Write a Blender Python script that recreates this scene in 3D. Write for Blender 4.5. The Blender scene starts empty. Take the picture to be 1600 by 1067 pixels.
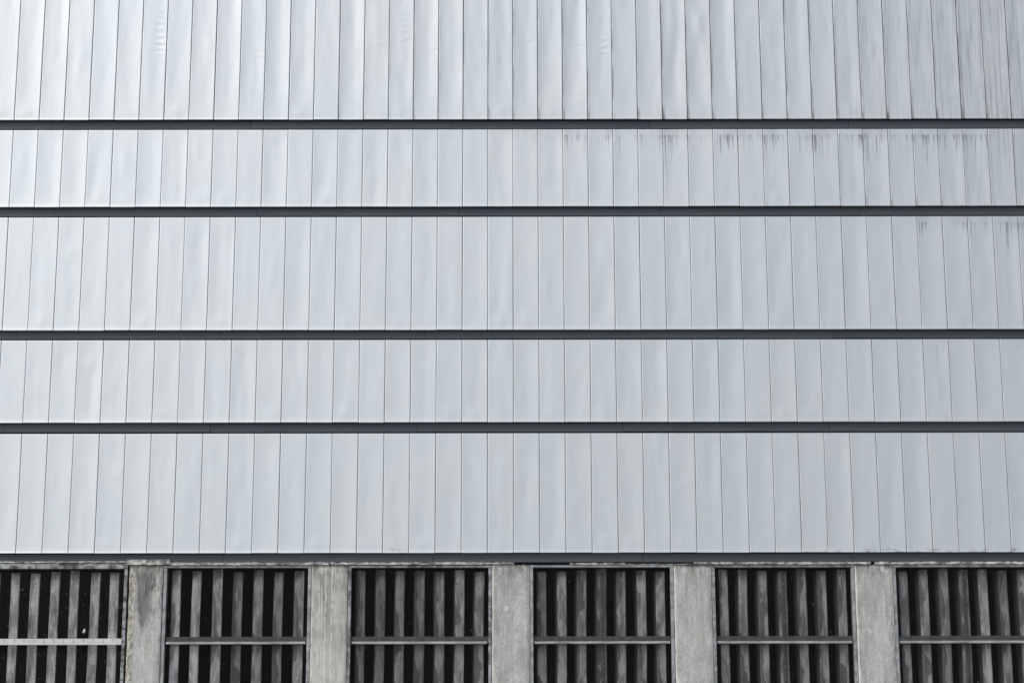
import bpy, bmesh, math, random
from mathutils import Vector, noise
R = math.radians

# ------------------------------------------------------------------ camera, sky, sun, exposure
scene = bpy.context.scene
col = scene.collection

cam_d = bpy.data.cameras.new("camera")
cam = bpy.data.objects.new("camera", cam_d)
col.objects.link(cam)
cam_d.sensor_width = 36.0
cam_d.lens = 69.75
cam_d.clip_end = 2000.0
cam.location = (0.0, -22.67, 1.6)
cam.rotation_mode = 'YXZ'
cam.rotation_euler = (R(90 + 12.87), 0, 0)
cam.rotation_mode = 'QUATERNION'
from mathutils import Quaternion
cam.rotation_quaternion = (Quaternion((1, 0, 0), R(90 + 12.87)) @ Quaternion((0, 0, 1), -0.0015))
scene.camera = cam

SUN_AZ = 52.0      # degrees to the left of the wall's normal
SUN_EL = 44.0
to_sun = Vector((-math.sin(R(SUN_AZ)) * math.cos(R(SUN_EL)),
                 -math.cos(R(SUN_AZ)) * math.cos(R(SUN_EL)),
                 math.sin(R(SUN_EL))))

world = bpy.data.worlds.new("World")
scene.world = world
world.use_nodes = True
wn = world.node_tree
wn.nodes.clear()
w_out = wn.nodes.new("ShaderNodeOutputWorld")
w_bg = wn.nodes.new("ShaderNodeBackground")
w_sky = wn.nodes.new("ShaderNodeTexSky")
w_sky.sky_type = 'NISHITA'
w_sky.sun_disc = False
w_sky.sun_elevation = R(SUN_EL)
w_sky.sun_rotation = math.atan2(to_sun.x, to_sun.y)
w_sky.air_density = 1.0
w_sky.dust_density = 1.6
w_sky.ozone_density = 1.0
w_hs = wn.nodes.new("ShaderNodeHueSaturation")
w_hs.inputs['Saturation'].default_value = 0.60
wn.links.new(w_sky.outputs[0], w_hs.inputs['Color'])
wn.links.new(w_hs.outputs[0], w_bg.inputs[0])
w_bg.inputs[1].default_value = 0.10
wn.links.new(w_bg.outputs[0], w_out.inputs[0])

sun_d = bpy.data.lights.new("sun", 'SUN')
sun_d.energy = 1.5
sun_d.angle = R(25)
sun_d.color = (1.0, 0.97, 0.925)
sun = bpy.data.objects.new("sun", sun_d)
col.objects.link(sun)
sun.location = to_sun * 60
sun.rotation_mode = 'QUATERNION'
sun.rotation_quaternion = (-to_sun).to_track_quat('-Z', 'Y')

scene.view_settings.view_transform = 'Standard'
scene.view_settings.look = 'None'
scene.view_settings.exposure = 0.64
scene.view_settings.gamma = 1.0

# ------------------------------------------------------------------ node helpers
class NT:
    def __init__(self, name):
        self.m = bpy.data.materials.new(name)
        self.m.use_nodes = True
        self.t = self.m.node_tree
        self.t.nodes.clear()
        self.out = self.t.nodes.new("ShaderNodeOutputMaterial")
        self.b = self.t.nodes.new("ShaderNodeBsdfPrincipled")
        self.t.links.new(self.b.outputs[0], self.out.inputs[0])

    def put(self, sock, v):
        if isinstance(v, bpy.types.NodeSocket):
            self.t.links.new(v, sock)
        elif isinstance(v, tuple) and sock.type == 'RGBA':
            sock.default_value = (*v[:3], 1.0)
        else:
            sock.default_value = v

    def math(self, op, a, b=0.0, c=0.0, clamp=False):
        n = self.t.nodes.new("ShaderNodeMath")
        n.operation = op
        n.use_clamp = clamp
        self.put(n.inputs[0], a); self.put(n.inputs[1], b); self.put(n.inputs[2], c)
        return n.outputs[0]

    def add(self, a, b): return self.math('ADD', a, b)
    def sub(self, a, b): return self.math('SUBTRACT', a, b)
    def mul(self, a, b): return self.math('MULTIPLY', a, b)

    def ramp(self, v, lo, hi, a=0.0, b=1.0, smooth=True):
        n = self.t.nodes.new("ShaderNodeMapRange")
        n.interpolation_type = 'SMOOTHSTEP' if smooth else 'LINEAR'
        self.put(n.inputs['Value'], v)
        self.put(n.inputs['From Min'], lo); self.put(n.inputs['From Max'], hi)
        self.put(n.inputs['To Min'], a); self.put(n.inputs['To Max'], b)
        return n.outputs['Result']

    def mix(self, f, a, b, mode='MIX'):
        n = self.t.nodes.new("ShaderNodeMix")
        n.data_type = 'RGBA'
        n.blend_type = mode
        self.put(n.inputs[0], f); self.put(n.inputs[6], a); self.put(n.inputs[7], b)
        return n.outputs[2]

    def noise(self, vec, scale=1.0, detail=3.0, rough=0.55, dist=0.0):
        n = self.t.nodes.new("ShaderNodeTexNoise")
        n.inputs['Scale'].default_value = scale
        n.inputs['Detail'].default_value = detail
        n.inputs['Roughness'].default_value = rough
        n.inputs['Distortion'].default_value = dist
        self.t.links.new(vec, n.inputs['Vector'])
        return n.outputs['Fac']

    def voro(self, vec, scale):
        n = self.t.nodes.new("ShaderNodeTexVoronoi")
        n.inputs['Scale'].default_value = scale
        self.t.links.new(vec, n.inputs['Vector'])
        return n.outputs['Distance']

    def pos(self):
        return self.t.nodes.new("ShaderNodeNewGeometry").outputs['Position']

    def obj(self):
        return self.t.nodes.new("ShaderNodeTexCoord").outputs['Object']

    def uv(self):
        return self.t.nodes.new("ShaderNodeTexCoord").outputs['UV']

    def rand(self):
        return self.t.nodes.new("ShaderNodeObjectInfo").outputs['Random']

    def prop(self, name):
        n = self.t.nodes.new("ShaderNodeAttribute")
        n.attribute_type = 'OBJECT'
        n.attribute_name = name
        return n.outputs['Fac']

    def sc(self, vec, s, off=None):
        n = self.t.nodes.new("ShaderNodeVectorMath")
        n.operation = 'MULTIPLY'
        self.t.links.new(vec, n.inputs[0])
        n.inputs[1].default_value = s
        o = n.outputs[0]
        if off is not None:
            a = self.t.nodes.new("ShaderNodeVectorMath")
            a.operation = 'ADD'
            self.t.links.new(o, a.inputs[0])
            if isinstance(off, tuple):
                a.inputs[1].default_value = off
            else:
                self.t.links.new(off, a.inputs[1])
            o = a.outputs[0]
        return o

    def vec(self, x=0.0, y=0.0, z=0.0):
        n = self.t.nodes.new("ShaderNodeCombineXYZ")
        self.put(n.inputs[0], x); self.put(n.inputs[1], y); self.put(n.inputs[2], z)
        return n.outputs[0]

    def xyz(self, v):
        n = self.t.nodes.new("ShaderNodeSeparateXYZ")
        self.t.links.new(v, n.inputs[0])
        return n.outputs

    def bump(self, h, strength=0.3, dist=0.01):
        n = self.t.nodes.new("ShaderNodeBump")
        n.inputs['Strength'].default_value = strength
        n.inputs['Distance'].default_value = dist
        self.t.links.new(h, n.inputs['Height'])
        self.t.links.new(n.outputs[0], self.b.inputs['Normal'])

    def done(self, color, rough, metal=0.0):
        self.put(self.b.inputs['Base Color'], color)
        self.put(self.b.inputs['Roughness'], rough)
        self.put(self.b.inputs['Metallic'], metal)
        return self.m

# ------------------------------------------------------------------ materials
def mat_panel():
    n = NT("weathered_zinc")
    p = n.pos(); o = n.obj(); uv = n.uv()
    ox = n.xyz(o); ux = n.xyz(uv); px = n.xyz(p)
    d_top = n.mul(ox[2], -1.0)
    d_bot = ux[1]; d_left = ux[0]
    # cool and neutral sheet tints, sky and cloud reflections painted in, fine rolled grain
    big = n.noise(n.sc(p, (0.55, 0.0, 0.8)), 1.0, 2.0)
    tint = n.ramp(n.add(n.mul(n.rand(), 0.18), n.mul(big, 0.95)), 0.30, 0.95)
    c = n.mix(tint, (0.695, 0.716, 0.708), (0.652, 0.698, 0.722))
    grain = n.noise(n.sc(p, (95.0, 1.0, 2.2)), 1.0, 3.0)
    c = n.mix(n.ramp(grain, 0.3, 0.75, 0.0, 0.10), c, (0.50, 0.53, 0.57))
    fog = n.noise(n.sc(p, (7.0, 1.0, 1.6)), 1.0, 4.0)
    c = n.mix(n.ramp(fog, 0.4, 0.8, 0.0, 0.12), c, (0.58, 0.58, 0.57))
    # general grime of exposed sheets
    gr = n.prop("grime")
    mott = n.noise(n.sc(p, (14.0, 1.0, 3.0)), 1.0, 6.0, 0.7)
    g_amt = n.mul(gr, n.ramp(mott, 0.25, 0.75, 0.30, 1.0))
    c = n.mix(n.mul(g_amt, 0.55), c, (0.36, 0.37, 0.405))
    soft = n.noise(n.sc(p, (30.0, 1.0, 0.9), (2.0, 0.0, 5.0)), 1.0, 5.0, 0.62)
    c = n.mix(n.mul(n.mul(n.ramp(soft, 0.48, 0.72), gr), 0.62), c, (0.19, 0.195, 0.215))
    dash = n.noise(n.sc(p, (52.0, 1.0, 2.3)), 1.0, 5.0, 0.68)
    dz = n.mul(n.ramp(dash, 0.645, 0.70), n.ramp(soft, 0.42, 0.58))
    c = n.mix(n.mul(n.mul(dz, gr), 0.85), c, (0.10, 0.105, 0.115))
    # rare faint scratches and drips everywhere
    sc_ = n.noise(n.sc(p, (55.0, 3.0, 5.0), (7.3, 0.0, 3.1)), 1.0, 2.0)
    c = n.mix(n.ramp(sc_, 0.745, 0.80, 0.0, 0.45), c, (0.25, 0.26, 0.28))
    # run marks hanging below the upper edge
    dr = n.prop("drip")
    len_n = n.noise(n.vec(n.mul(px[0], 62.0), 0.0, n.mul(px[2], 0.7)), 1.0, 4.0, 0.7)
    patch = n.noise(n.vec(n.mul(px[0], 4.2), 3.0, n.mul(px[2], 0.7)), 1.0, 3.0, 0.6)
    reach = n.ramp(n.add(n.mul(len_n, 0.70), n.mul(patch, 0.30)), n.sub(0.575, n.mul(dr, 0.15)), 0.69)
    jit = n.noise(n.vec(n.mul(px[0], 19.0), 8.0, 0.0), 1.0, 2.0)
    sd0 = n.add(0.035, n.mul(jit, 0.075))
    start = n.ramp(d_top, n.sub(sd0, 0.012), n.add(sd0, 0.012))
    fall = n.ramp(d_top, n.add(sd0, 0.01), n.add(n.add(sd0, 0.03), n.mul(n.math('POWER', reach, 1.5), 0.85)), 1.0, 0.0)
    run = n.mul(n.mul(start, fall), n.ramp(reach, 0.0, 0.35))
    run = n.mul(run, n.ramp(n.noise(n.sc(p, (70.0, 1.0, 9.0)), 1.0, 3.0, 0.6), 0.3, 0.6, 0.35, 1.0))
    c = n.mix(n.mul(n.mul(run, n.ramp(dr, 0.0, 0.45)), 0.80), c, (0.13, 0.135, 0.15))
    haze_n = n.mul(n.ramp(d_top, 0.02, 0.16, 1.0, 0.0), n.ramp(patch, 0.4, 0.65))
    c = n.mix(n.mul(n.mul(haze_n, n.ramp(dr, 0.0, 0.6)), 0.30), c, (0.30, 0.31, 0.33))
    # smudges along the lower edge
    sm = n.prop("smudge")
    s_n = n.noise(n.sc(p, (9.0, 1.0, 22.0)), 1.0, 5.0, 0.65)
    s_m = n.mul(n.ramp(d_bot, 0.015, 0.075, 1.0, 0.0), n.ramp(n.add(s_n, n.mul(sm, 0.10)), 0.55, 0.75))
    c = n.mix(n.mul(n.mul(s_m, n.ramp(sm, 0.0, 0.5)), 0.7), c, (0.17, 0.165, 0.16))
    # dirt caught in the lower corner beside the seam
    cr = n.prop("corner")
    k = n.mul(n.ramp(d_left, 0.0, 0.045, 1.0, 0.0), n.ramp(d_bot, 0.0, 0.22, 1.0, 0.0))
    k = n.mul(k, n.ramp(n.noise(n.sc(p, (30.0, 1.0, 12.0)), 1.0, 3.0), 0.3, 0.6, 0.4, 1.0))
    c = n.mix(n.mul(k, cr), c, (0.07, 0.072, 0.08))
    # patchy darker strip along the left seam
    se = n.prop("seam")
    k2 = n.mul(n.ramp(d_left, 0.0, 0.028, 1.0, 0.0), n.ramp(n.noise(n.sc(p, (20.0, 1.0, 2.5)), 1.0, 4.0), 0.35, 0.65))
    c = n.mix(n.mul(n.mul(k2, se), 0.7), c, (0.14, 0.145, 0.16))
    rough = n.add(0.50, n.add(n.mul(gr, 0.10), n.mul(n.ramp(fog, 0.3, 0.8), 0.06)))
    hh = n.add(n.mul(grain, 0.15), n.noise(n.sc(p, (9.0, 1.0, 3.0)), 1.0, 2.0))
    n.bump(hh, 0.10, 0.01)
    return n.done(c, rough, n.sub(0.80, n.mul(gr, 0.25)))

def mat_trim():
    n = NT("dark_painted_trim")
    p = n.pos()
    a = n.noise(n.sc(p, (1.4, 1.0, 20.0)), 1.0, 4.0)
    c = n.mix(n.ramp(a, 0.35, 0.7), (0.049, 0.062, 0.076), (0.069, 0.080, 0.092))
    sp = n.noise(n.sc(p, (28.0, 1.0, 45.0)), 1.0, 2.0)
    c = n.mix(n.ramp(sp, 0.74, 0.80, 0.0, 0.5), c, (0.42, 0.42, 0.40))
    c = n.mix(n.mul(n.rand(), 0.45), c, (0.082, 0.092, 0.102))
    return n.done(c, n.ramp(a, 0.3, 0.7, 0.38, 0.52), 0.0)

def mat_plain(name, color, rough, metal=0.0, var=0.25, scale=(6, 6, 6)):
    n = NT(name)
    a = n.noise(n.sc(n.pos(), scale), 1.0, 5.0, 0.6)
    c = n.mix(n.ramp(a, 0.3, 0.75, 0.0, var), color, tuple(x * 0.35 for x in color))
    return n.done(c, rough, metal)

def mat_concrete():
    n = NT("stained_concrete")
    p = n.pos(); o = n.obj(); ox = n.xyz(o)
    d = n.mul(ox[2], -1.0)
    moss, dark, cream, drip = n.prop("moss"), n.prop("dark"), n.prop("cream"), n.prop("drip")
    a = n.noise(n.sc(p, (9.0, 9.0, 3.0)), 1.0, 6.0, 0.65)
    fine = n.noise(n.sc(p, (70.0, 70.0, 50.0)), 1.0, 3.0, 0.6)
    c = n.mix(n.ramp(a, 0.3, 0.72), (0.42, 0.415, 0.39), (0.61, 0.605, 0.575))
    c = n.mix(n.ramp(fine, 0.38, 0.62, 0.0, 0.40), c, (0.23, 0.23, 0.22))
    c = n.mix(n.mul(cream, 0.75), c, n.mix(n.ramp(a, 0.3, 0.7), (0.44, 0.425, 0.37), (0.56, 0.545, 0.485)))
    # rain-washed vertical streaks
    st = n.noise(n.sc(p, (26.0, 8.0, 1.1)), 1.0, 5.0, 0.6)
    c = n.mix(n.ramp(st, 0.46, 0.72, 0.0, 0.42), c, (0.24, 0.235, 0.215))
    # dark tongue of grime below the top, ragged
    f1 = n.noise(n.sc(p, (34.0, 8.0, 3.0)), 1.0, 5.0, 0.65)
    f2 = n.noise(n.sc(p, (11.0, 8.0, 1.6)), 1.0, 4.0, 0.6)
    fld = n.add(n.mul(f1, 0.34), n.mul(f2, 0.34))
    fld = n.sub(fld, n.mul(n.math('ABSOLUTE', n.add(ox[0], 0.035)), 2.3))
    fld = n.sub(fld, n.mul(d, 0.33))
    tong = n.mul(n.ramp(fld, -0.02, 0.13), n.ramp(n.add(d, n.mul(f1, 0.1)), 0.07, 0.17))
    c = n.mix(n.mul(n.mul(tong, dark), 0.92), c, n.mix(n.ramp(f1, 0.35, 0.65), (0.085, 0.085, 0.08), (0.20, 0.20, 0.19)))
    blot = n.noise(n.sc(p, (24.0, 8.0, 7.0)), 1.0, 6.0, 0.72)
    bl = n.mul(n.mul(n.ramp(blot, 0.49, 0.60), n.ramp(d, 0.25, 0.85, 1.0, 0.10)), dark)
    c = n.mix(n.mul(bl, 0.8), c, (0.09, 0.088, 0.078))
    wl = n.mul(n.ramp(n.noise(n.sc(p, (40.0, 8.0, 4.0), (3.0, 0.0, 1.0)), 1.0, 4.0, 0.6), 0.56, 0.66), n.ramp(d, 0.03, 0.5, 1.0, 0.0))
    c = n.mix(n.mul(n.mul(wl, dark), 0.7), c, (0.66, 0.65, 0.61))
    # dirt just under the ledge
    top = n.mul(n.ramp(d, 0.02, 0.20, 1.0, 0.0), n.ramp(n.noise(n.sc(p, (18.0, 8.0, 9.0)), 1.0, 5.0, 0.7), 0.40, 0.62))
    c = n.mix(n.mul(top, 0.75), c, (0.10, 0.098, 0.085))
    # lichen and moss on the left margin
    lm = n.ramp(n.add(ox[0], n.mul(n.sub(n.noise(n.sc(p, (6.0, 6.0, 5.0)), 1.0, 6.0, 0.7), 0.5), 0.20)), -0.140, -0.110, 1.0, 0.0)
    crust = n.noise(n.sc(p, (55.0, 30.0, 40.0)), 1.0, 4.0, 0.7)
    c = n.mix(n.mul(n.mul(lm, moss), 0.85), c, n.mix(n.ramp(n.noise(n.sc(p, (30.0, 30.0, 18.0)), 1.0, 7.0, 0.75), 0.40, 0.62), n.mix(n.ramp(a, 0.4, 0.6), (0.17, 0.165, 0.12), (0.17, 0.145, 0.06)), (0.60, 0.585, 0.52)))
    # pale lime runs
    wob = n.mul(n.sub(n.noise(n.sc(p, (3.0, 1.0, 7.0)), 1.0, 4.0, 0.6), 0.5), 0.05)
    lx = n.add(ox[0], wob)
    lines = None
    for x0, w in ((-0.088, 0.006), (-0.045, 0.009), (0.030, 0.007), (0.062, 0.004), (-0.115, 0.004)):
        l = n.ramp(n.math('ABSOLUTE', n.sub(lx, x0)), w * 0.4, w, 1.0, 0.0)
        lines = l if lines is None else n.math('MAXIMUM', lines, l)
    lines = n.mul(lines, n.ramp(n.noise(n.sc(p, (8.0, 1.0, 9.0)), 1.0, 3.0), 0.38, 0.55))
    c = n.mix(n.mul(n.mul(lines, drip), 0.9), c, (0.72, 0.71, 0.66))
    # pits and pale flecks
    v = n.voro(p, 52.0)
    c = n.mix(n.mul(n.mul(n.ramp(v, 0.06, 0.16, 1.0, 0.0), n.ramp(a, 0.42, 0.6)), 0.85), c, (0.08, 0.08, 0.075))
    # grime gathered towards the arrises and in loose blotches
    eg = n.mul(n.ramp(n.math('ABSOLUTE', ox[0]), 0.10, 0.20), n.ramp(n.noise(n.sc(p, (16.0, 9.0, 3.5), (4.0, 0.0, 9.0)), 1.0, 6.0, 0.7), 0.46, 0.62))
    c = n.mix(n.mul(eg, 0.55), c, (0.15, 0.148, 0.13))
    lb = n.noise(n.sc(p, (7.0, 9.0, 4.5), (11.0, 0.0, 2.0)), 1.0, 6.0, 0.68)
    c = n.mix(n.ramp(lb, 0.52, 0.64, 0.0, 0.30), c, (0.22, 0.218, 0.20))
    # pale chipped arrises
    e2 = n.ramp(n.add(n.math('ABSOLUTE', ox[0]), n.mul(n.sub(crust, 0.5), 0.035)), 0.196, 0.206)
    c = n.mix(n.mul(e2, 0.7), c, (0.66, 0.65, 0.60))
    n.bump(n.add(n.mul(crust, 0.6), n.mul(fine, 0.4)), 0.55, 0.006)
    return n.done(c, 0.9)

def mat_ledge():
    n = NT("worn_mortar")
    p = n.pos()
    a = n.noise(n.sc(p, (13.0, 20.0, 40.0)), 1.0, 7.0, 0.75)
    c = n.mix(n.ramp(a, 0.42, 0.60), (0.11, 0.11, 0.095), (0.60, 0.595, 0.55))
    n.bump(a, 0.5, 0.008)
    return n.done(c, 0.9)

def mat_galv():
    n = NT("galvanised_frame")
    p = n.pos()
    a = n.noise(n.sc(p, (22.0, 22.0, 9.0)), 1.0, 6.0, 0.7)
    tone = n.prop("soil")
    c = n.mix(n.ramp(a, 0.36, 0.8), (0.42, 0.43, 0.44), (0.24, 0.245, 0.245))
    c = n.mix(n.mul(tone, n.ramp(n.noise(n.sc(p, (12.0, 9.0, 14.0)), 1.0, 5.0, 0.6), 0.36, 0.66)), c, (0.05, 0.05, 0.04))
    return n.done(c, 0.55, 0.35)

def mat_slat():
    n = NT("dusty_slat_metal")
    p = n.pos(); o = n.obj(); ox = n.xyz(o)
    r = n.rand()
    off = n.vec(n.mul(r, 31.0), n.mul(r, 17.0), n.mul(r, 53.0))
    pale = n.prop("pale")
    a = n.noise(n.sc(o, (13.0, 6.0, 3.6), off), 1.0, 6.0, 0.65)
    c = n.mix(n.ramp(a, 0.3, 0.7), (0.06, 0.060, 0.058), (0.24, 0.24, 0.235))
    c = n.mix(pale, c, n.mix(n.ramp(a, 0.34, 0.64), (0.34, 0.34, 0.33), (0.80, 0.80, 0.79)))
    # washed area with a ragged, rounded outline
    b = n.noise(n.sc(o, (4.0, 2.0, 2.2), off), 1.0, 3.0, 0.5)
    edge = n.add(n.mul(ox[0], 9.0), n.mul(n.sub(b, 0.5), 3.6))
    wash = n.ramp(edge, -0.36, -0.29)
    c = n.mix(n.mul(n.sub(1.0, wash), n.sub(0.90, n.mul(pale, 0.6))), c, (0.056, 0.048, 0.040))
    rust = n.noise(n.sc(o, (9.0, 4.0, 1.6), n.vec(n.mul(r, 11.0), 5.0, n.mul(r, 23.0))), 1.0, 4.0)
    c = n.mix(n.ramp(rust, 0.57, 0.70, 0.0, 0.6), c, (0.12, 0.062, 0.036))
    spot = n.noise(n.sc(o, (40.0, 20.0, 14.0), off), 1.0, 5.0, 0.7)
    c = n.mix(n.ramp(spot, 0.56, 0.72, 0.0, 0.6), c, (0.07, 0.07, 0.066))
    topd = n.mul(n.ramp(ox[2], 3.95, 4.12), n.ramp(spot, 0.38, 0.56))
    c = n.mix(n.mul(topd, 0.7), c, (0.06, 0.06, 0.056))
    return n.done(c, 0.65, 0.1)

M = {
    'panel': mat_panel(),
    'trim': mat_trim(),
    'concrete': mat_concrete(),
    'ledge': mat_ledge(),
    'galv': mat_galv(),
    'slat': mat_slat(),
    'backing': mat_plain("dark_backing", (0.012, 0.012, 0.013), 0.9),
    'wire': mat_plain("dull_wire", (0.014, 0.014, 0.0135), 0.8, 0.0),
    'wire_olive': mat_plain("olive_wire", (0.032, 0.032, 0.025), 0.7, 0.1, 0.6, (20, 20, 20)),
    'cream': mat_plain("cream_bar_paint", (0.64, 0.63, 0.59), 0.6, 0.0, 0.3, (9, 9, 22)),
    'slat_side': mat_plain("dark_slat_side", (0.055, 0.055, 0.053), 0.9, 0.0, 0.6, (14, 14, 3)),  # darker colour for the side and back faces of the slats
    'debris': mat_plain("dry_lint", (0.30, 0.29, 0.26), 0.95, 0.0, 1.0, (9, 9, 9)),
    'hole': mat_plain("dark_hole", (0.012, 0.012, 0.012), 0.9),
    'inside': mat_plain("dark_interior", (0.004, 0.004, 0.004), 1.0),
    'rail': mat_plain("grimy_rail", (0.13, 0.13, 0.125), 0.6, 0.2, 0.7, (14, 14, 14)),
    'lip': mat_plain("bare_rail_lip", (0.46, 0.47, 0.48), 0.5, 0.3, 0.9, (5, 5, 22)),
    'feather': mat_plain("white_down", (0.58, 0.575, 0.55), 0.9, 0.0, 0.5, (90, 90, 90)),
    'ground': mat_plain("yard_concrete", (0.24, 0.235, 0.225), 0.9, 0.0, 0.45, (0.6, 0.6, 0.6)),
}

# ------------------------------------------------------------------ mesh helpers
class MB:
    def __init__(self):
        self.v = []; self.f = []; self.smooth = False

    def box(self, x0, x1, y0, y1, z0, z1):
        i = len(self.v)
        self.v += [(x0, y0, z0), (x1, y0, z0), (x1, y1, z0), (x0, y1, z0),
                   (x0, y0, z1), (x1, y0, z1), (x1, y1, z1), (x0, y1, z1)]
        for q in ((0, 3, 2, 1), (4, 5, 6, 7), (0, 1, 5, 4), (1, 2, 6, 5), (2, 3, 7, 6), (3, 0, 4, 7)):
            self.f.append(tuple(i + k for k in q))

    def bevbox(self, x0, x1, y0, y1, z0, z1, b=0.004):
        bm = bmesh.new()
        for x, sx in ((x0, 1), (x1, -1)):
            for y, sy in ((y0, 1), (y1, -1)):
                for z, sz in ((z0, 1), (z1, -1)):
                    bm.verts.new((x + sx * b, y + sy * b, z))
                    bm.verts.new((x + sx * b, y, z + sz * b))
                    bm.verts.new((x, y + sy * b, z + sz * b))
        bmesh.ops.convex_hull(bm, input=bm.verts)
        bm.verts.index_update()
        i = len(self.v)
        self.v += [tuple(v.co) for v in bm.verts]
        self.f += [tuple(i + v.index for v in f.verts) for f in bm.faces]
        bm.free()

    def bar(self, a, b, r, y):
        """thin square wire from a=(x,z) to b=(x,z) centred on plane y"""
        dx, dz = b[0] - a[0], b[1] - a[1]
        l = math.hypot(dx, dz)
        if l < 1e-4: return
        nx, nz = -dz / l * r, dx / l * r
        i = len(self.v)
        for q in (a, b):
            self.v += [(q[0] + nx, y, q[1] + nz), (q[0], y - r, q[1]), (q[0] - nx, y, q[1] - nz), (q[0], y + r, q[1])]
        for k in range(4):
            m = (k + 1) % 4
            self.f.append((i + k, i + m, i + 4 + m, i + 4 + k))

    def build(self, name, mat, parent=None, loc=(0, 0, 0), smooth=False):
        me = bpy.data.meshes.new(name)
        me.from_pydata(self.v, [], self.f)
        me.materials.append(M[mat])
        if smooth:
            me.polygons.foreach_set("use_smooth", [True] * len(me.polygons))
        me.update()
        o = bpy.data.objects.new(name, me)
        col.objects.link(o)
        o.location = loc
        o.parent = parent
        return o

def empty(name, loc, label, cat, group=None):
    o = bpy.data.objects.new(name, None)
    o.empty_display_size = 0.2
    col.objects.link(o)
    o.location = loc
    o['label'] = label; o['category'] = cat
    if group: o['group'] = group
    return o

# ------------------------------------------------------------------ ground
g = MB()
g.v = [(-600, -900, 0), (600, -900, 0), (600, 600, 0), (-600, 600, 0)]
g.f = [(0, 1, 2, 3)]
ground = g.build('ground', 'ground')
ground['kind'] = 'structure'

# ------------------------------------------------------------------ building
PITCH, PHASE = 0.30, 0.016
ROWS = [  # (z bottom, z top)
    (9.520, 12.10),
    (8.429, 9.391),
    (6.922, 8.299),
    (5.821, 6.801),
    (4.304, 5.690),
]
HALF_N = 25                         # panels each side of the middle
XL, XR = -HALF_N * PITCH + PHASE, (HALF_N + 1) * PITCH + PHASE

bld = empty('building', (0, 0, 0),
            'long building with five rows of silver metal cladding above concrete pillars', 'building')

m = MB()
m.box(XL - 0.05, XR + 0.05, 0.10, 9.0, 4.17, 12.25)
m.build('upper_wall', 'backing', bld)
m = MB()
m.box(XL - 0.02, XR + 0.02, 0.01, 9.02, 12.255, 12.33)
m.build('roof_coping', 'trim', bld)

# lower storey: dark room behind the vents, plinth, plain ends
m = MB()
m.box(XL - 0.05, XR + 0.05, 4.2, 4.4, 0.0, 4.165)
m.box(XL - 0.05, XL + 0.15, 0.30, 4.195, 0.0, 4.165)
m.box(XR - 0.15, XR + 0.05, 0.30, 4.195, 0.0, 4.165)
m.box(XL + 0.155, XR - 0.155, 0.302, 4.195, 1.50, 1.70)
m.build('inner_wall', 'inside', bld)
m = MB()
m.box(XL - 0.05, XR + 0.05, 0.045, 0.298, -0.05, 1.752)
pl = m.build('plinth_wall', 'concrete', bld)
for k in ("moss", "dark", "cream", "drip"): pl[k] = 0.0

# --- dark recessed trim, in lengths
rnd = random.Random(5)
bands = [(9.391, 9.520), (8.299, 8.429), (6.801, 6.922), (5.690, 5.821), (4.196, 4.304)]
for bi, (za, zb) in enumerate(bands):
    x = XL - 0.03
    first = True
    while x < XR:
        L = rnd.uniform(1.6, 2.2) if first else 2.4
        first = False
        x1 = min(x + L, XR + 0.03)
        y = 0.052 + rnd.uniform(-0.0015, 0.0015)
        lip = za + 0.026 if bi < 4 else za + 0.004
        prof = [(0.099, zb - 0.006), (y, zb - 0.006), (y, lip + 0.008), (y - 0.006, lip + 0.004), (y - 0.006, lip), (0.080, lip - 0.003), (0.099, lip - 0.003)]
        t = MB()
        n_ = len(prof)
        for xx in (x + 0.002, x1 - 0.002):
            sag = rnd.uniform(-0.0025, 0.0025)
            t.v += [(xx - x, py, pz + sag) for py, pz in prof]
        t.f = [(k, (k + 1) % n_, n_ + (k + 1) % n_, n_ + k) for k in range(n_)] + [tuple(range(n_))[::-1], tuple(range(n_, 2 * n_))]
        t.f = [tuple(reversed(q)) for q in t.f]
        t.build('trim', 'trim', bld, (x, 0, 0))
        x = x1

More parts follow.
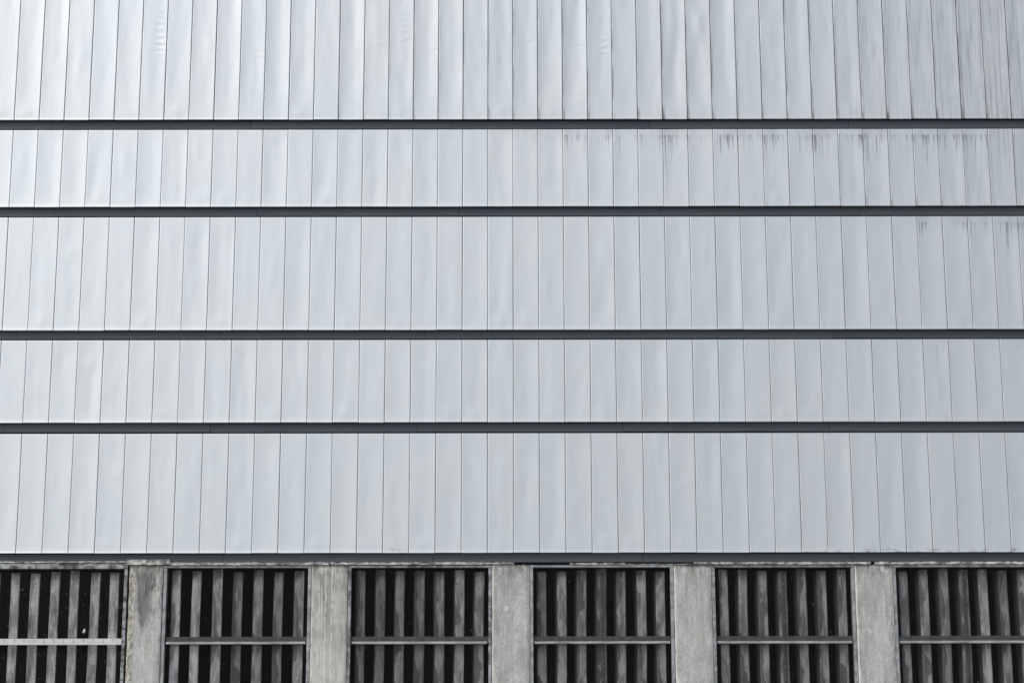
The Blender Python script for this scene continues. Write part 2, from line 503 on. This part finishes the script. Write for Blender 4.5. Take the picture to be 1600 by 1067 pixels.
# --- cladding panels
def make_panel(row, k, h, rs):
    w = PITCH - (0.0075 if row == 0 else 0.005)
    hw = w / 2
    # columns across: folded return, rounded arris, face
    cols = [(-hw, 0.030), (-hw, 0.0035), (-hw + 0.0012, 0.0010), (-hw + 0.004, 0.0)]
    NC = 10
    for i in range(NC):
        cols.append((-hw + 0.012 + (w - 0.024) * i / (NC - 1), 0.0))
    cols += [(hw - 0.004, 0.0), (hw - 0.0012, 0.0010), (hw, 0.0035), (hw, 0.030)]
    step = 0.024 if row == 0 else 0.045
    NR = int(h / step)
    rows = [(0.0, 0.030), (0.0, 0.006), (-0.002, 0.0022), (-0.006, 0.0)]
    for j in range(NR):
        rows.append((-0.014 - (h - 0.034) * j / (NR - 1), 0.0))
    rows += [(-h + 0.012, -0.0008), (-h + 0.002, -0.0045), (-h, -0.004), (-h, 0.022)]
    dish = rs.uniform(0.0008, 0.0030) * (1.25 if row in (0, 1) else 0.9)
    if rs.random() < 0.22: dish *= 0.2
    skew = rs.uniform(-0.3, 0.6)
    lroll = rs.uniform(0.0010, 0.0036) * (1.25 if k > 2 else 0.8) if row else rs.uniform(0.0026, 0.0070) * (0.45 if k < -13 else 1.0)
    if rs.random() < 0.2: lroll *= 0.3
    lw = rs.uniform(0.04, 0.08)
    wob = rs.uniform(0.0010, 0.0026) * (1.4 if row == 0 else 1.0)
    roll = rs.uniform(-0.004, 0.004)
    pitch = rs.uniform(-0.003, 0.003)
    sd = rs.uniform(0, 900)
    rip = 0.0
    if row == 0:
        rip = rs.choice((0.1, 0.35, 0.6, 1.0)) * rs.uniform(0.5, 1.2)
        if k > 10: rip *= 0.35
        if k in (-15, -14, -6, -5, -4, 2): rip = max(rip, 1.0)
    rz = -(12.10 - 10.43) + rs.uniform(-0.06, 0.05)
    rl = rs.uniform(0.055, 0.085)
    rlean = rs.uniform(-0.5, 0.1)
    rc = rs.uniform(0.3, 0.75)
    rh = rs.uniform(0.06, 0.15); rwid = rs.uniform(0.3, 0.7)
    rz += rs.uniform(-0.10, 0.08)
    dents = [(-rs.uniform(0.08, 0.95) * h, rs.uniform(-0.7, 0.7), rs.uniform(0.03, 0.22), rs.uniform(0.2, 0.6), rs.uniform(-0.0035, 0.0022) * (1.5 if row == 0 else 0.8))
             for _ in range(rs.choice((0, 1, 2, 3)))]
    # corner puckers
    puck = rs.random() < 0.35
    pk = rs.uniform(0.0015, 0.004)
    verts, uvs = [], []
    for (lz, oy) in rows:
        for (lx, oyc) in cols:
            s = max(-1.0, min(1.0, lx / hw)); tt = -lz / h
            pin = (1 - s * s)
            ends = min(1.0, 6 * tt, 6 * (1 - tt)) if 0 < tt < 1 else 0.0
            ends = max(0.0, ends)
            y = dish * pin * (1 + skew * s) * (0.45 + 0.55 * ends)
            y += lroll * (1 - math.exp(-(lx + hw) / lw)) * (0.3 + 0.7 * ends) * (1 + 0.4 * noise.noise((sd, lz * 1.3, 2.0))) * (1 if s < 0.2 else (1 - s) / 0.8)
            y += wob * (noise.noise((s * 0.9 + sd, lz * 1.1, sd * 0.3)) * 1.5 * pin
                        + noise.noise((s * 1.8 + sd, lz * 3.2 + 9, sd * 0.7)) * 0.6 * pin) * ends
            y += roll * lx + pitch * (lz + h / 2) * 0.5
            if rip:
                nz = noise.noise((sd, lz * 4.0, s * 0.8)); n2 = noise.noise((sd + 5, lz * 2.2, s * 1.3))
                e = math.exp(-((lz - rz) / rh) ** 2) + 0.45 * math.exp(-((lz - rz - 0.32) / 0.22) ** 2)
                cs = math.exp(-((s - rc - 0.35 * n2) / rwid) ** 2)
                ph = (lz + (rlean + 0.5 * n2) * lx) * 2 * math.pi / rl + 3.4 * nz
                y += rip * 0.0050 * e * cs * pin ** 0.5 * (math.sin(ph) * (0.45 + 1.3 * n2) + 0.5 * nz)
            for (dz_, ds_, dh_, dw_, da_) in dents:
                y += da_ * pin * math.exp(-((lz - dz_ - 0.12 * lx) / dh_) ** 2 - ((s - ds_) / dw_) ** 2)
            if puck:
                y += -pk * math.exp(-((lz + h - 0.10) / 0.07) ** 2 - ((s + 0.1) / 0.5) ** 2) * pin
            verts.append((lx, max(oy, 0) + oyc + (oy if oy < 0 else 0) + y if (oy < 0.02 and oyc < 0.02) else max(oy, oyc), lz))
            uvs.append((lx + hw, lz + h))
    C = len(cols)
    faces = []
    for j in range(len(rows) - 1):
        for i in range(C - 1):
            a = j * C + i
            faces.append((a, a + C, a + C + 1, a + 1))
    me = bpy.data.meshes.new('panel')
    me.from_pydata(verts, [], faces)
    ul = me.uv_layers.new(name='uv')
    li = [0] * len(me.loops)
    me.loops.foreach_get('vertex_index', li)
    flat = []
    for q in li: flat += uvs[q]
    ul.data.foreach_set('uv', flat)
    me.polygons.foreach_set('use_smooth', [True] * len(me.polygons))
    me.materials.append(M['panel'])
    me.update()
    return me

def lerp01(v, a, b): return max(0.0, min(1.0, (v - a) / (b - a)))

for ri, (zb, zt) in enumerate(ROWS):
    m = MB()
    m.box(XL - 0.03, XR + 0.03, 0.056, 0.099, zb + 0.075, zt - 0.004)
    row = m.build('cladding_row', 'backing', bld)
    row['label'] = ['topmost row of tall metal panels, streaked with dirt at its right end',
                    'second row of metal panels from the top, dark run marks under its upper edge',
                    'third row of metal panels from the top, tall and clean',
                    'fourth row of metal panels from the top, short',
                    'lowest row of metal panels, just above the vents'][ri]
    for k in range(-HALF_N, HALF_N + 1):
        rs = random.Random(ri * 1000 + k * 7 + 11)
        h = zt - zb + rs.uniform(-0.0015, 0.0025)
        o = bpy.data.objects.new('panel', make_panel(ri, k, h, rs))
        col.objects.link(o)
        xc = (k + 0.5) * PITCH + PHASE
        o.location = (xc + rs.uniform(-0.0008, 0.0008), rs.uniform(-0.001, 0.001), zt)
        o.parent = row
        gr = dr = sm = co = se = 0.0
        if ri == 0:
            gr = 0.08 + 0.85 * lerp01(xc, 3.6, 5.6) * rs.uniform(0.75, 1.0)
            co = rs.choice((0.2, 0.6, 0.95)) * lerp01(xc, -2.6, 0.4)
            se = 0.25 + 0.6 * lerp01(xc, -2.5, 1.5)
        elif ri == 1:
            gr = 0.55 * lerp01(xc, 3.6, 6.2) * rs.uniform(0.7, 1.0)
            dr = rs.uniform(0.45, 1.0) * lerp01(xc, -1.6, 2.2)
            co = 0.5 * rs.random() * lerp01(xc, 2.0, 4.0)
            se = 0.5 * lerp01(xc, 1.5, 4.5)
        elif ri == 2:
            gr = 0.18 * lerp01(xc, 4.4, 6.2)
            dr = rs.uniform(0.3, 0.8) * lerp01(xc, 4.0, 5.6)
            se = 0.35 * lerp01(xc, 0.5, 5)
        elif ri == 3:
            dr = 0.35 * rs.random() * lerp01(xc, 3.5, 5.5)
            sm = 0.25 * rs.random() * lerp01(xc, 2, 5)
            se = 0.3 * lerp01(xc, 0.5, 5)
        else:
            sm = rs.uniform(0.5, 1.0) * lerp01(xc, 2.8, 3.9) + (0.6 if k == -5 else 0.0)
            se = 0.3 * lerp01(xc, 0.5, 5)
        o['grime'] = gr; o['drip'] = dr; o['smudge'] = min(sm, 1.0); o['corner'] = co; o['seam'] = se

# --- pillars, each with its own weathering
PIL = [  # x0, x1, top, moss, dark, cream, drip, label
    (-6.47, -6.055, 4.165, 0.5, 0.4, 0.2, 0.0, None),
    (-4.377, -3.992, 4.168, 1.0, 1.0, 0.1, 0.0, 'mossy concrete pillar with a dark grime tongue'),
    (-2.293, -1.882, 4.166, 0.0, 0.45, 1.0, 1.0, 'cream concrete pillar with pale wavy lime runs'),
    (-0.230, 0.197, 4.172, 0.0, 0.18, 0.0, 0.0, 'grey concrete pillar with a white chip'),
    (1.847, 2.275, 4.163, 0.0, 0.05, 0.05, 0.1, 'pale grey concrete pillar with a scuffed upper corner'),
    (3.916, 4.345, 4.163, 0.0, 0.12, 0.0, 0.0, 'smooth grey concrete pillar with pale edges'),
    (5.992, 6.42, 4.163, 0.0, 0.1, 0.0, 0.0, None),
]
for i, (x0, x1, top, mo, da, cr, dp, lab) in enumerate(PIL):
    w = x1 - x0; hw = w / 2
    # gently uneven cast face
    NX, NZ = 14, 70
    zb = 1.745
    t = MB()
    H = top - zb
    colsx = [-hw, -hw] + [-hw + 0.006 + (w - 0.012) * q / (NX - 1) for q in range(NX)] + [hw, hw]
    depth = [0.26, 0.006] + [0.0] * NX + [0.006, 0.26]
    for j in range(NZ):
        z = -H * j / (NZ - 1)
        for q, (lx, dy) in enumerate(zip(colsx, depth)):
            e = 0.0; ex = 0.0
            if dy < 0.1:
                e = 0.0025 * noise.noise((lx * 9 + i * 7, 0, z * 5)) + 0.0012 * noise.noise((lx * 40 + i * 7, 3, z * 40))
                if q in (1, 2, len(colsx) - 2, len(colsx) - 3):
                    c_ = noise.noise((i * 5 + q * 0.01 + (3 if lx > 0 else 0), 1.5, z * 14))
                    c2 = noise.noise((i * 5 + (3 if lx > 0 else 0), 7.5, z * 45))
                    chip = max(0.0, c_ * 0.9 + c2 * 0.5 - 0.15) * 0.016
                    e += chip * 0.8
                    ex = -math.copysign(chip * 0.5, lx)
            zz = z
            if j == 0 and dy < 0.1:
                zz -= 0.012 * max(0.0, noise.noise((lx * 18 + i * 3, 2.2, 0.0)) + 0.1)
            t.v.append((lx + ex, dy + e, zz))
    C = len(colsx)
    for j in range(NZ - 1):
        for q in range(C - 1):
            a = j * C + q
            t.f.append((a, a + C, a + C + 1, a + 1))
    n0 = len(t.v)
    t.v += [(-hw, 0.26, -H), (hw, 0.26, -H)]
    t.f.append(tuple(reversed(list(range(0, C)))))   # cap on the pillar's head
    p = t.build('pillar', 'concrete', bld, ((x0 + x1) / 2, 0.036, top), smooth=True)
    p['moss'] = mo; p['dark'] = da; p['cream'] = cr; p['drip'] = dp
    if lab: p['label'] = lab

# pale chip on the grey pillar, scuffed flap on the next one
t = MB()
t.v = [(-0.035, 0, -0.03), (0.0, -0.004, -0.042), (0.038, 0, -0.036), (0.022, -0.003, 0.012), (-0.012, 0, 0.03), (-0.034, -0.002, 0.012), (0.0, -0.008, -0.004)]
t.f = [(0, 1, 6), (1, 2, 6), (2, 3, 6), (3, 4, 6), (4, 5, 6), (5, 0, 6)]
t.build('mortar_chip', 'feather', bld, (-0.055, 0.034, 3.675))

# plain wall beyond the end pillars
for xa, xb in ((XL - 0.05, -6.475), (6.425, XR + 0.05)):
    m = MB()
    m.box(xa, xb, 0.05, 0.29, 1.755, 4.16)
    o = m.build('end_wall', 'concrete', bld, (0, 0, 0))
    for k in ("moss", "dark", "cream", "drip"): o[k] = 0.0

# broken mortar ledge under the lowest trim: uneven strips of different height
def ledge(x0, x1, z0, z1, y, rough, seed):
    N = max(6, int((x1 - x0) / 0.018))
    t = MB()
    for j in range(N + 1):
        x = (x1 - x0) * j / N
        a = noise.noise((x * 16 + seed, 0, 0)) * 0.7 + noise.noise((x * 60 + seed, 5, 0)) * 0.5
        b = noise.noise((x * 11 + seed, 9, 0))
        top = z1 - rough * max(0, a + 0.15)
        bot = z0 + 0.004 * b
        top = max(top, bot + 0.004)
        f = y + 0.004 * noise.noise((x * 30 + seed, 2, 2))
        t.v += [(x, 0.15, top), (x, f + 0.004, top), (x, f, top - 0.005), (x, f, bot + 0.002), (x, 0.15, bot)]
    for j in range(N):
        for q in range(4):
            a = j * 5 + q
            t.f.append((a, a + 1, a + 6, a + 5))
    t.f.append((0, 1, 2, 3, 4)); e = N * 5
    t.f.append((e + 4, e + 3, e + 2, e + 1, e))
    t.f = [tuple(reversed(q)) for q in t.f]
    return t.build('ledge', 'ledge', bld, (x0, 0, 0))

ledge(-6.5, -4.42, 4.198, 4.216, 0.026, 0.004, 1.0)
ledge(-4.415, -3.92, 4.172, 4.236, 0.022, 0.010, 2.0)
ledge(-3.915, -2.10, 4.168, 4.200, 0.024, 0.008, 3.0)
ledge(-2.085, -0.30, 4.170, 4.200, 0.025, 0.014, 4.0)
ledge(-0.295, 0.02, 4.175, 4.200, 0.027, 0.030, 5.0)
ledge(0.66, 1.30, 4.168, 4.190, 0.030, 0.022, 6.0)
ledge(1.31, 2.06, 4.170, 4.180, 0.034, 0.010, 6.5)
ledge(2.075, 4.10, 4.168, 4.196, 0.022, 0.008, 7.0)
ledge(4.15, 6.45, 4.166, 4.198, 0.024, 0.012, 8.0)

# ------------------------------------------------------------------ louvred vents (things)
VENTS = [  # x0, x1, top, label
    (-6.05, -4.400, 4.196, 'leftmost louvred vent, square wire mesh over pale slats, cream crossbar'),
    (-3.985, -2.298, 4.164, 'louvred vent between the mossy pillar and the cream pillar with lime runs'),
    (-1.877, -0.234, 4.164, 'louvred vent between the cream pillar with lime runs and the pillar with a white chip'),
    (0.201, 1.843, 4.164, 'louvred vent just right of the pillar with the white chip'),
    (2.279, 3.912, 4.162, 'louvred vent just left of the smooth grey pillar furthest right'),
    (4.349, 5.988, 4.162, 'rightmost louvred vent, cut off by the right edge of the photo'),
]
Z_BOT = 1.757
TONE = [(0.95, 0.9, 0.92, 0.95, 0.85, 0.9, 0.98),
        (0.80, 0.85, 0.72, 0.16, 0.28, 0.25, 0.60),
        (0.12, 0.08, 0.42, 0.10, 0.30, 0.62, 0.48),
        (0.25, 0.60, 0.38, 0.15, 0.50, 0.55, 0.58),
        (0.50, 0.45, 0.52, 0.30, 0.36, 0.48, 0.46),
        (0.40, 0.55, 0.42, 0.30, 0.78, 0.34, 0.60)]
def diag_mesh(t, x0, x1, z0, z1, pitch, r, y):
    st = pitch * math.sqrt(2)
    W, H = x1 - x0, z1 - z0
    n = int((W + H) / st) + 1
    for k in range(1, n):
        c = k * st
        # x + z = c
        a = (max(0, c - H), min(c, H)); b = (min(c, W), max(0, c - W))
        t.bar((x0 + a[0], z0 + a[1]), (x0 + b[0], z0 + b[1]), r, y)
        t.bar((x1 - a[0], z0 + a[1]), (x1 - b[0], z0 + b[1]), r, y + 2 * r)

for i, (x0, x1, zt, lab) in enumerate(VENTS):
    W = x1 - x0
    v = empty('louvred_vent', (x0, 0.040, 0.0), lab, 'vent', 'louvred vents between the pillars')
    fw = 0.038
    soil = (1.0, 0.55, 0.85, 0.45, 0.6, 0.6)[i]
    ft = 0.066 if i == 0 else 0.026
    t = MB()
    t.bevbox(0.0, fw, 0.0, 0.09, Z_BOT, zt - ft - 0.002, 0.004)
    fl = t.build('frame_stile', 'galv', v)
    t = MB()
    t.bevbox(W - fw, W, 0.0, 0.09, Z_BOT, zt - ft - 0.002, 0.004)
    fr = t.build('frame_stile', 'galv', v)
    t = MB()
    t.bevbox(0.0, W, -0.003, 0.09, zt - ft, zt, 0.004)
    fh = t.build('frame_head', 'galv', v)
    t = MB()
    t.bevbox(fw + 0.002, W - fw - 0.002, 0.0, 0.09, Z_BOT, Z_BOT + 0.045, 0.004)
    fs = t.build('frame_sill', 'galv', v)
    for o in (fl, fr, fh, fs): o['soil'] = soil
    # inner stop strip beside each stile
    zi0, zi1 = Z_BOT + 0.045, zt - ft
    xi0, xi1 = fw, W - fw
    # mesh
    t = MB()
    if i == 0:
        s = 0.0145
        r = 0.0011
        k = xi0 + s / 2
        while k < xi1:
            t.bar((k, zi0), (k, zi1), r, 0.016); k += s
        k = zi0 + s / 2
        while k < zi1:
            t.bar((xi0, k), (xi1, k), r, 0.016 + 2 * r); k += s
        ms = t.build('wire_mesh', 'wire_olive', v)
    else:
        diag_mesh(t, xi0, xi1, zi0, zi1, 0.0160, 0.0010, 0.016)
        ms = t.build('wire_mesh', 'wire', v)
    ms['kind'] = 'stuff'
    # seeds, lint and droppings stuck to the wire
    t = MB()
    rs = random.Random(90 + i)
    for _ in range(130 if i == 0 else 40):
        bx, bz = rs.uniform(xi0 + 0.02, xi1 - 0.02), rs.uniform(2.75, zi1 - 0.05)
        a_, b_ = rs.uniform(0.002, 0.006), rs.uniform(0.002, 0.008)
        if rs.random() < 0.12: b_ *= 2.2
        c0 = len(t.v)
        t.v += [(bx - a_, 0.011, bz), (bx + rs.uniform(-a_, a_), 0.011, bz - b_), (bx + a_, 0.011, bz + rs.uniform(-b_, b_)), (bx, 0.011, bz + b_), (bx, 0.006, bz)]
        t.f += [(c0, c0 + 1, c0 + 4), (c0 + 1, c0 + 2, c0 + 4), (c0 + 2, c0 + 3, c0 + 4), (c0 + 3, c0, c0 + 4)]
    db = t.build('mesh_debris', 'debris', v)
    db['kind'] = 'stuff'
    # crossbars
    for zr in (3.360, 2.560):
        if i == 0:
            t = MB()
            t.bevbox(-0.005, xi1 + 0.004, -0.014, 0.012, zr - 0.092, zr - 0.022, 0.003)
            rb = t.build('crossbar', 'cream', v)
            t = MB()
            q = 0.06
            while q < xi1 - 0.03:
                hgt = 0.03 if int(q / 0.112) % 3 else 0.044
                t.box(q, q + 0.004, -0.0165, -0.013, zr - 0.022 - hgt - 0.006, zr - 0.028)
                q += 0.112
            nt = t.build('bar_notches', 'rail', rb)
            nt['kind'] = 'stuff'
        else:
            t = MB()
            t.bevbox(xi0 - 0.002, xi1 + 0.002, 0.026, 0.060, zr - 0.056, zr, 0.003)
            rb = t.build('crossbar', 'rail', v)
            t = MB()
            t.bevbox(xi0 + 0.012, xi1 - 0.012, 0.004, 0.025, zr - 0.087, zr - 0.057, 0.005)
            t.build('bar_lip', 'lip', rb)
    # deep upright slats with rounded noses, standing back from the mesh
    first = fw + 0.098 + (0.0 if i else -0.01)
    step = (W - 2 * fw - 0.205) / 6.0
    for k in range(7):
        rs = random.Random(i * 50 + k)
        sw = 0.056 + rs.uniform(-0.002, 0.002)
        dp = 0.15
        sh = -0.17 * dp          # blades are set at a slant, leaning left towards the back
        prof = [(-sw + sh, dp), (-sw, 0.014), (-sw + 0.004, 0.004), (-sw + 0.013, 0.0), (sw - 0.013, 0.0), (sw - 0.004, 0.004), (sw, 0.014), (sw + sh, dp)]
        zs = [zi1 - rs.uniform(0.006, 0.045)]
        while zs[-1] > 1.74: zs.append(zs[-1] - 0.12)
        t = MB()
        bow = rs.uniform(-0.006, 0.006)
        lean = rs.uniform(-0.006, 0.006)
        for z in zs:
            dx = lean * (z - 3.4) + bow * math.sin((zi1 - z) * 2.2) + 0.0012 * noise.noise((z * 5, i, k))
            t.v += [(px + dx, py, z) for px, py in prof]
        P = len(prof)
        for j in range(len(zs) - 1):
            for q in range(P):
                a = j * P + q; b = j * P + (q + 1) % P
                t.f.append((a, a + P, b + P, b))
        t.f.append(tuple(reversed(range(P))))
        cx = first + k * step + rs.uniform(-0.004, 0.004)
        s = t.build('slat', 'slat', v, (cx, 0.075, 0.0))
        s.data.materials.append(M['slat_side'])
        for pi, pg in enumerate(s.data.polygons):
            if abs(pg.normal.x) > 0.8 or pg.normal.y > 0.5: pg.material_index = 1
        s['pale'] = TONE[i][k] * (1.0, 0.92, 0.72, 0.78, 0.78, 0.78)[i]
        if k == 3 and i in (3, 4, 5):
            t = MB()
            t.bevbox(-0.016, 0.034, -0.006, -0.0005, 1.76, zi1 - 0.035, 0.001)
            st = t.build('punched_strip', 'rail', s)
            # punched holes along the strip
            hz = zi1 - 0.07
            t = MB()
            while hz > 1.8:
                c0 = len(t.v)
                t.v += [(0.012 + 0.0085 * math.cos(a * math.pi / 4), -0.0072, hz + 0.0085 * math.sin(a * math.pi / 4)) for a in range(8)]
                t.f.append(tuple(range(c0, c0 + 8))); hz -= 0.072
            for f_i, f_ in enumerate(t.f): t.f[f_i] = tuple(reversed(f_))
            ho = t.build('strip_holes', 'hole', s)
            ho['kind'] = 'stuff'

# ------------------------------------------------------------------ small finds
t = MB()
rs = random.Random(3)
N = 9
for j in range(6):
    f = j / 5
    rr = 0.017 * math.sin(math.pi * (0.12 + 0.8 * f)) * (1.15 - 0.5 * f)
    for a in range(N):
        an = 2 * math.pi * a / N
        t.v.append((rr * math.cos(an) * (1 + 0.35 * rs.uniform(-1, 1)) + 0.012 * f, 0.45 * rr * math.sin(an) - 0.004, 0.05 * f + 0.006 * rs.uniform(-1, 1)))
for j in range(5):
    for a in range(N):
        t.f.append((j * N + a, j * N + (a + 1) % N, (j + 1) * N + (a + 1) % N, (j + 1) * N + a))
t.f.append(tuple(reversed(range(N)))); t.f.append(tuple(range(5 * N, 6 * N)))
fe = t.build('feather', 'feather', None, (-4.872, 0.043, 3.400), smooth=True)
fe['label'] = 'tiny white tuft of down caught in the mesh above the cream crossbar'
fe['category'] = 'feather'
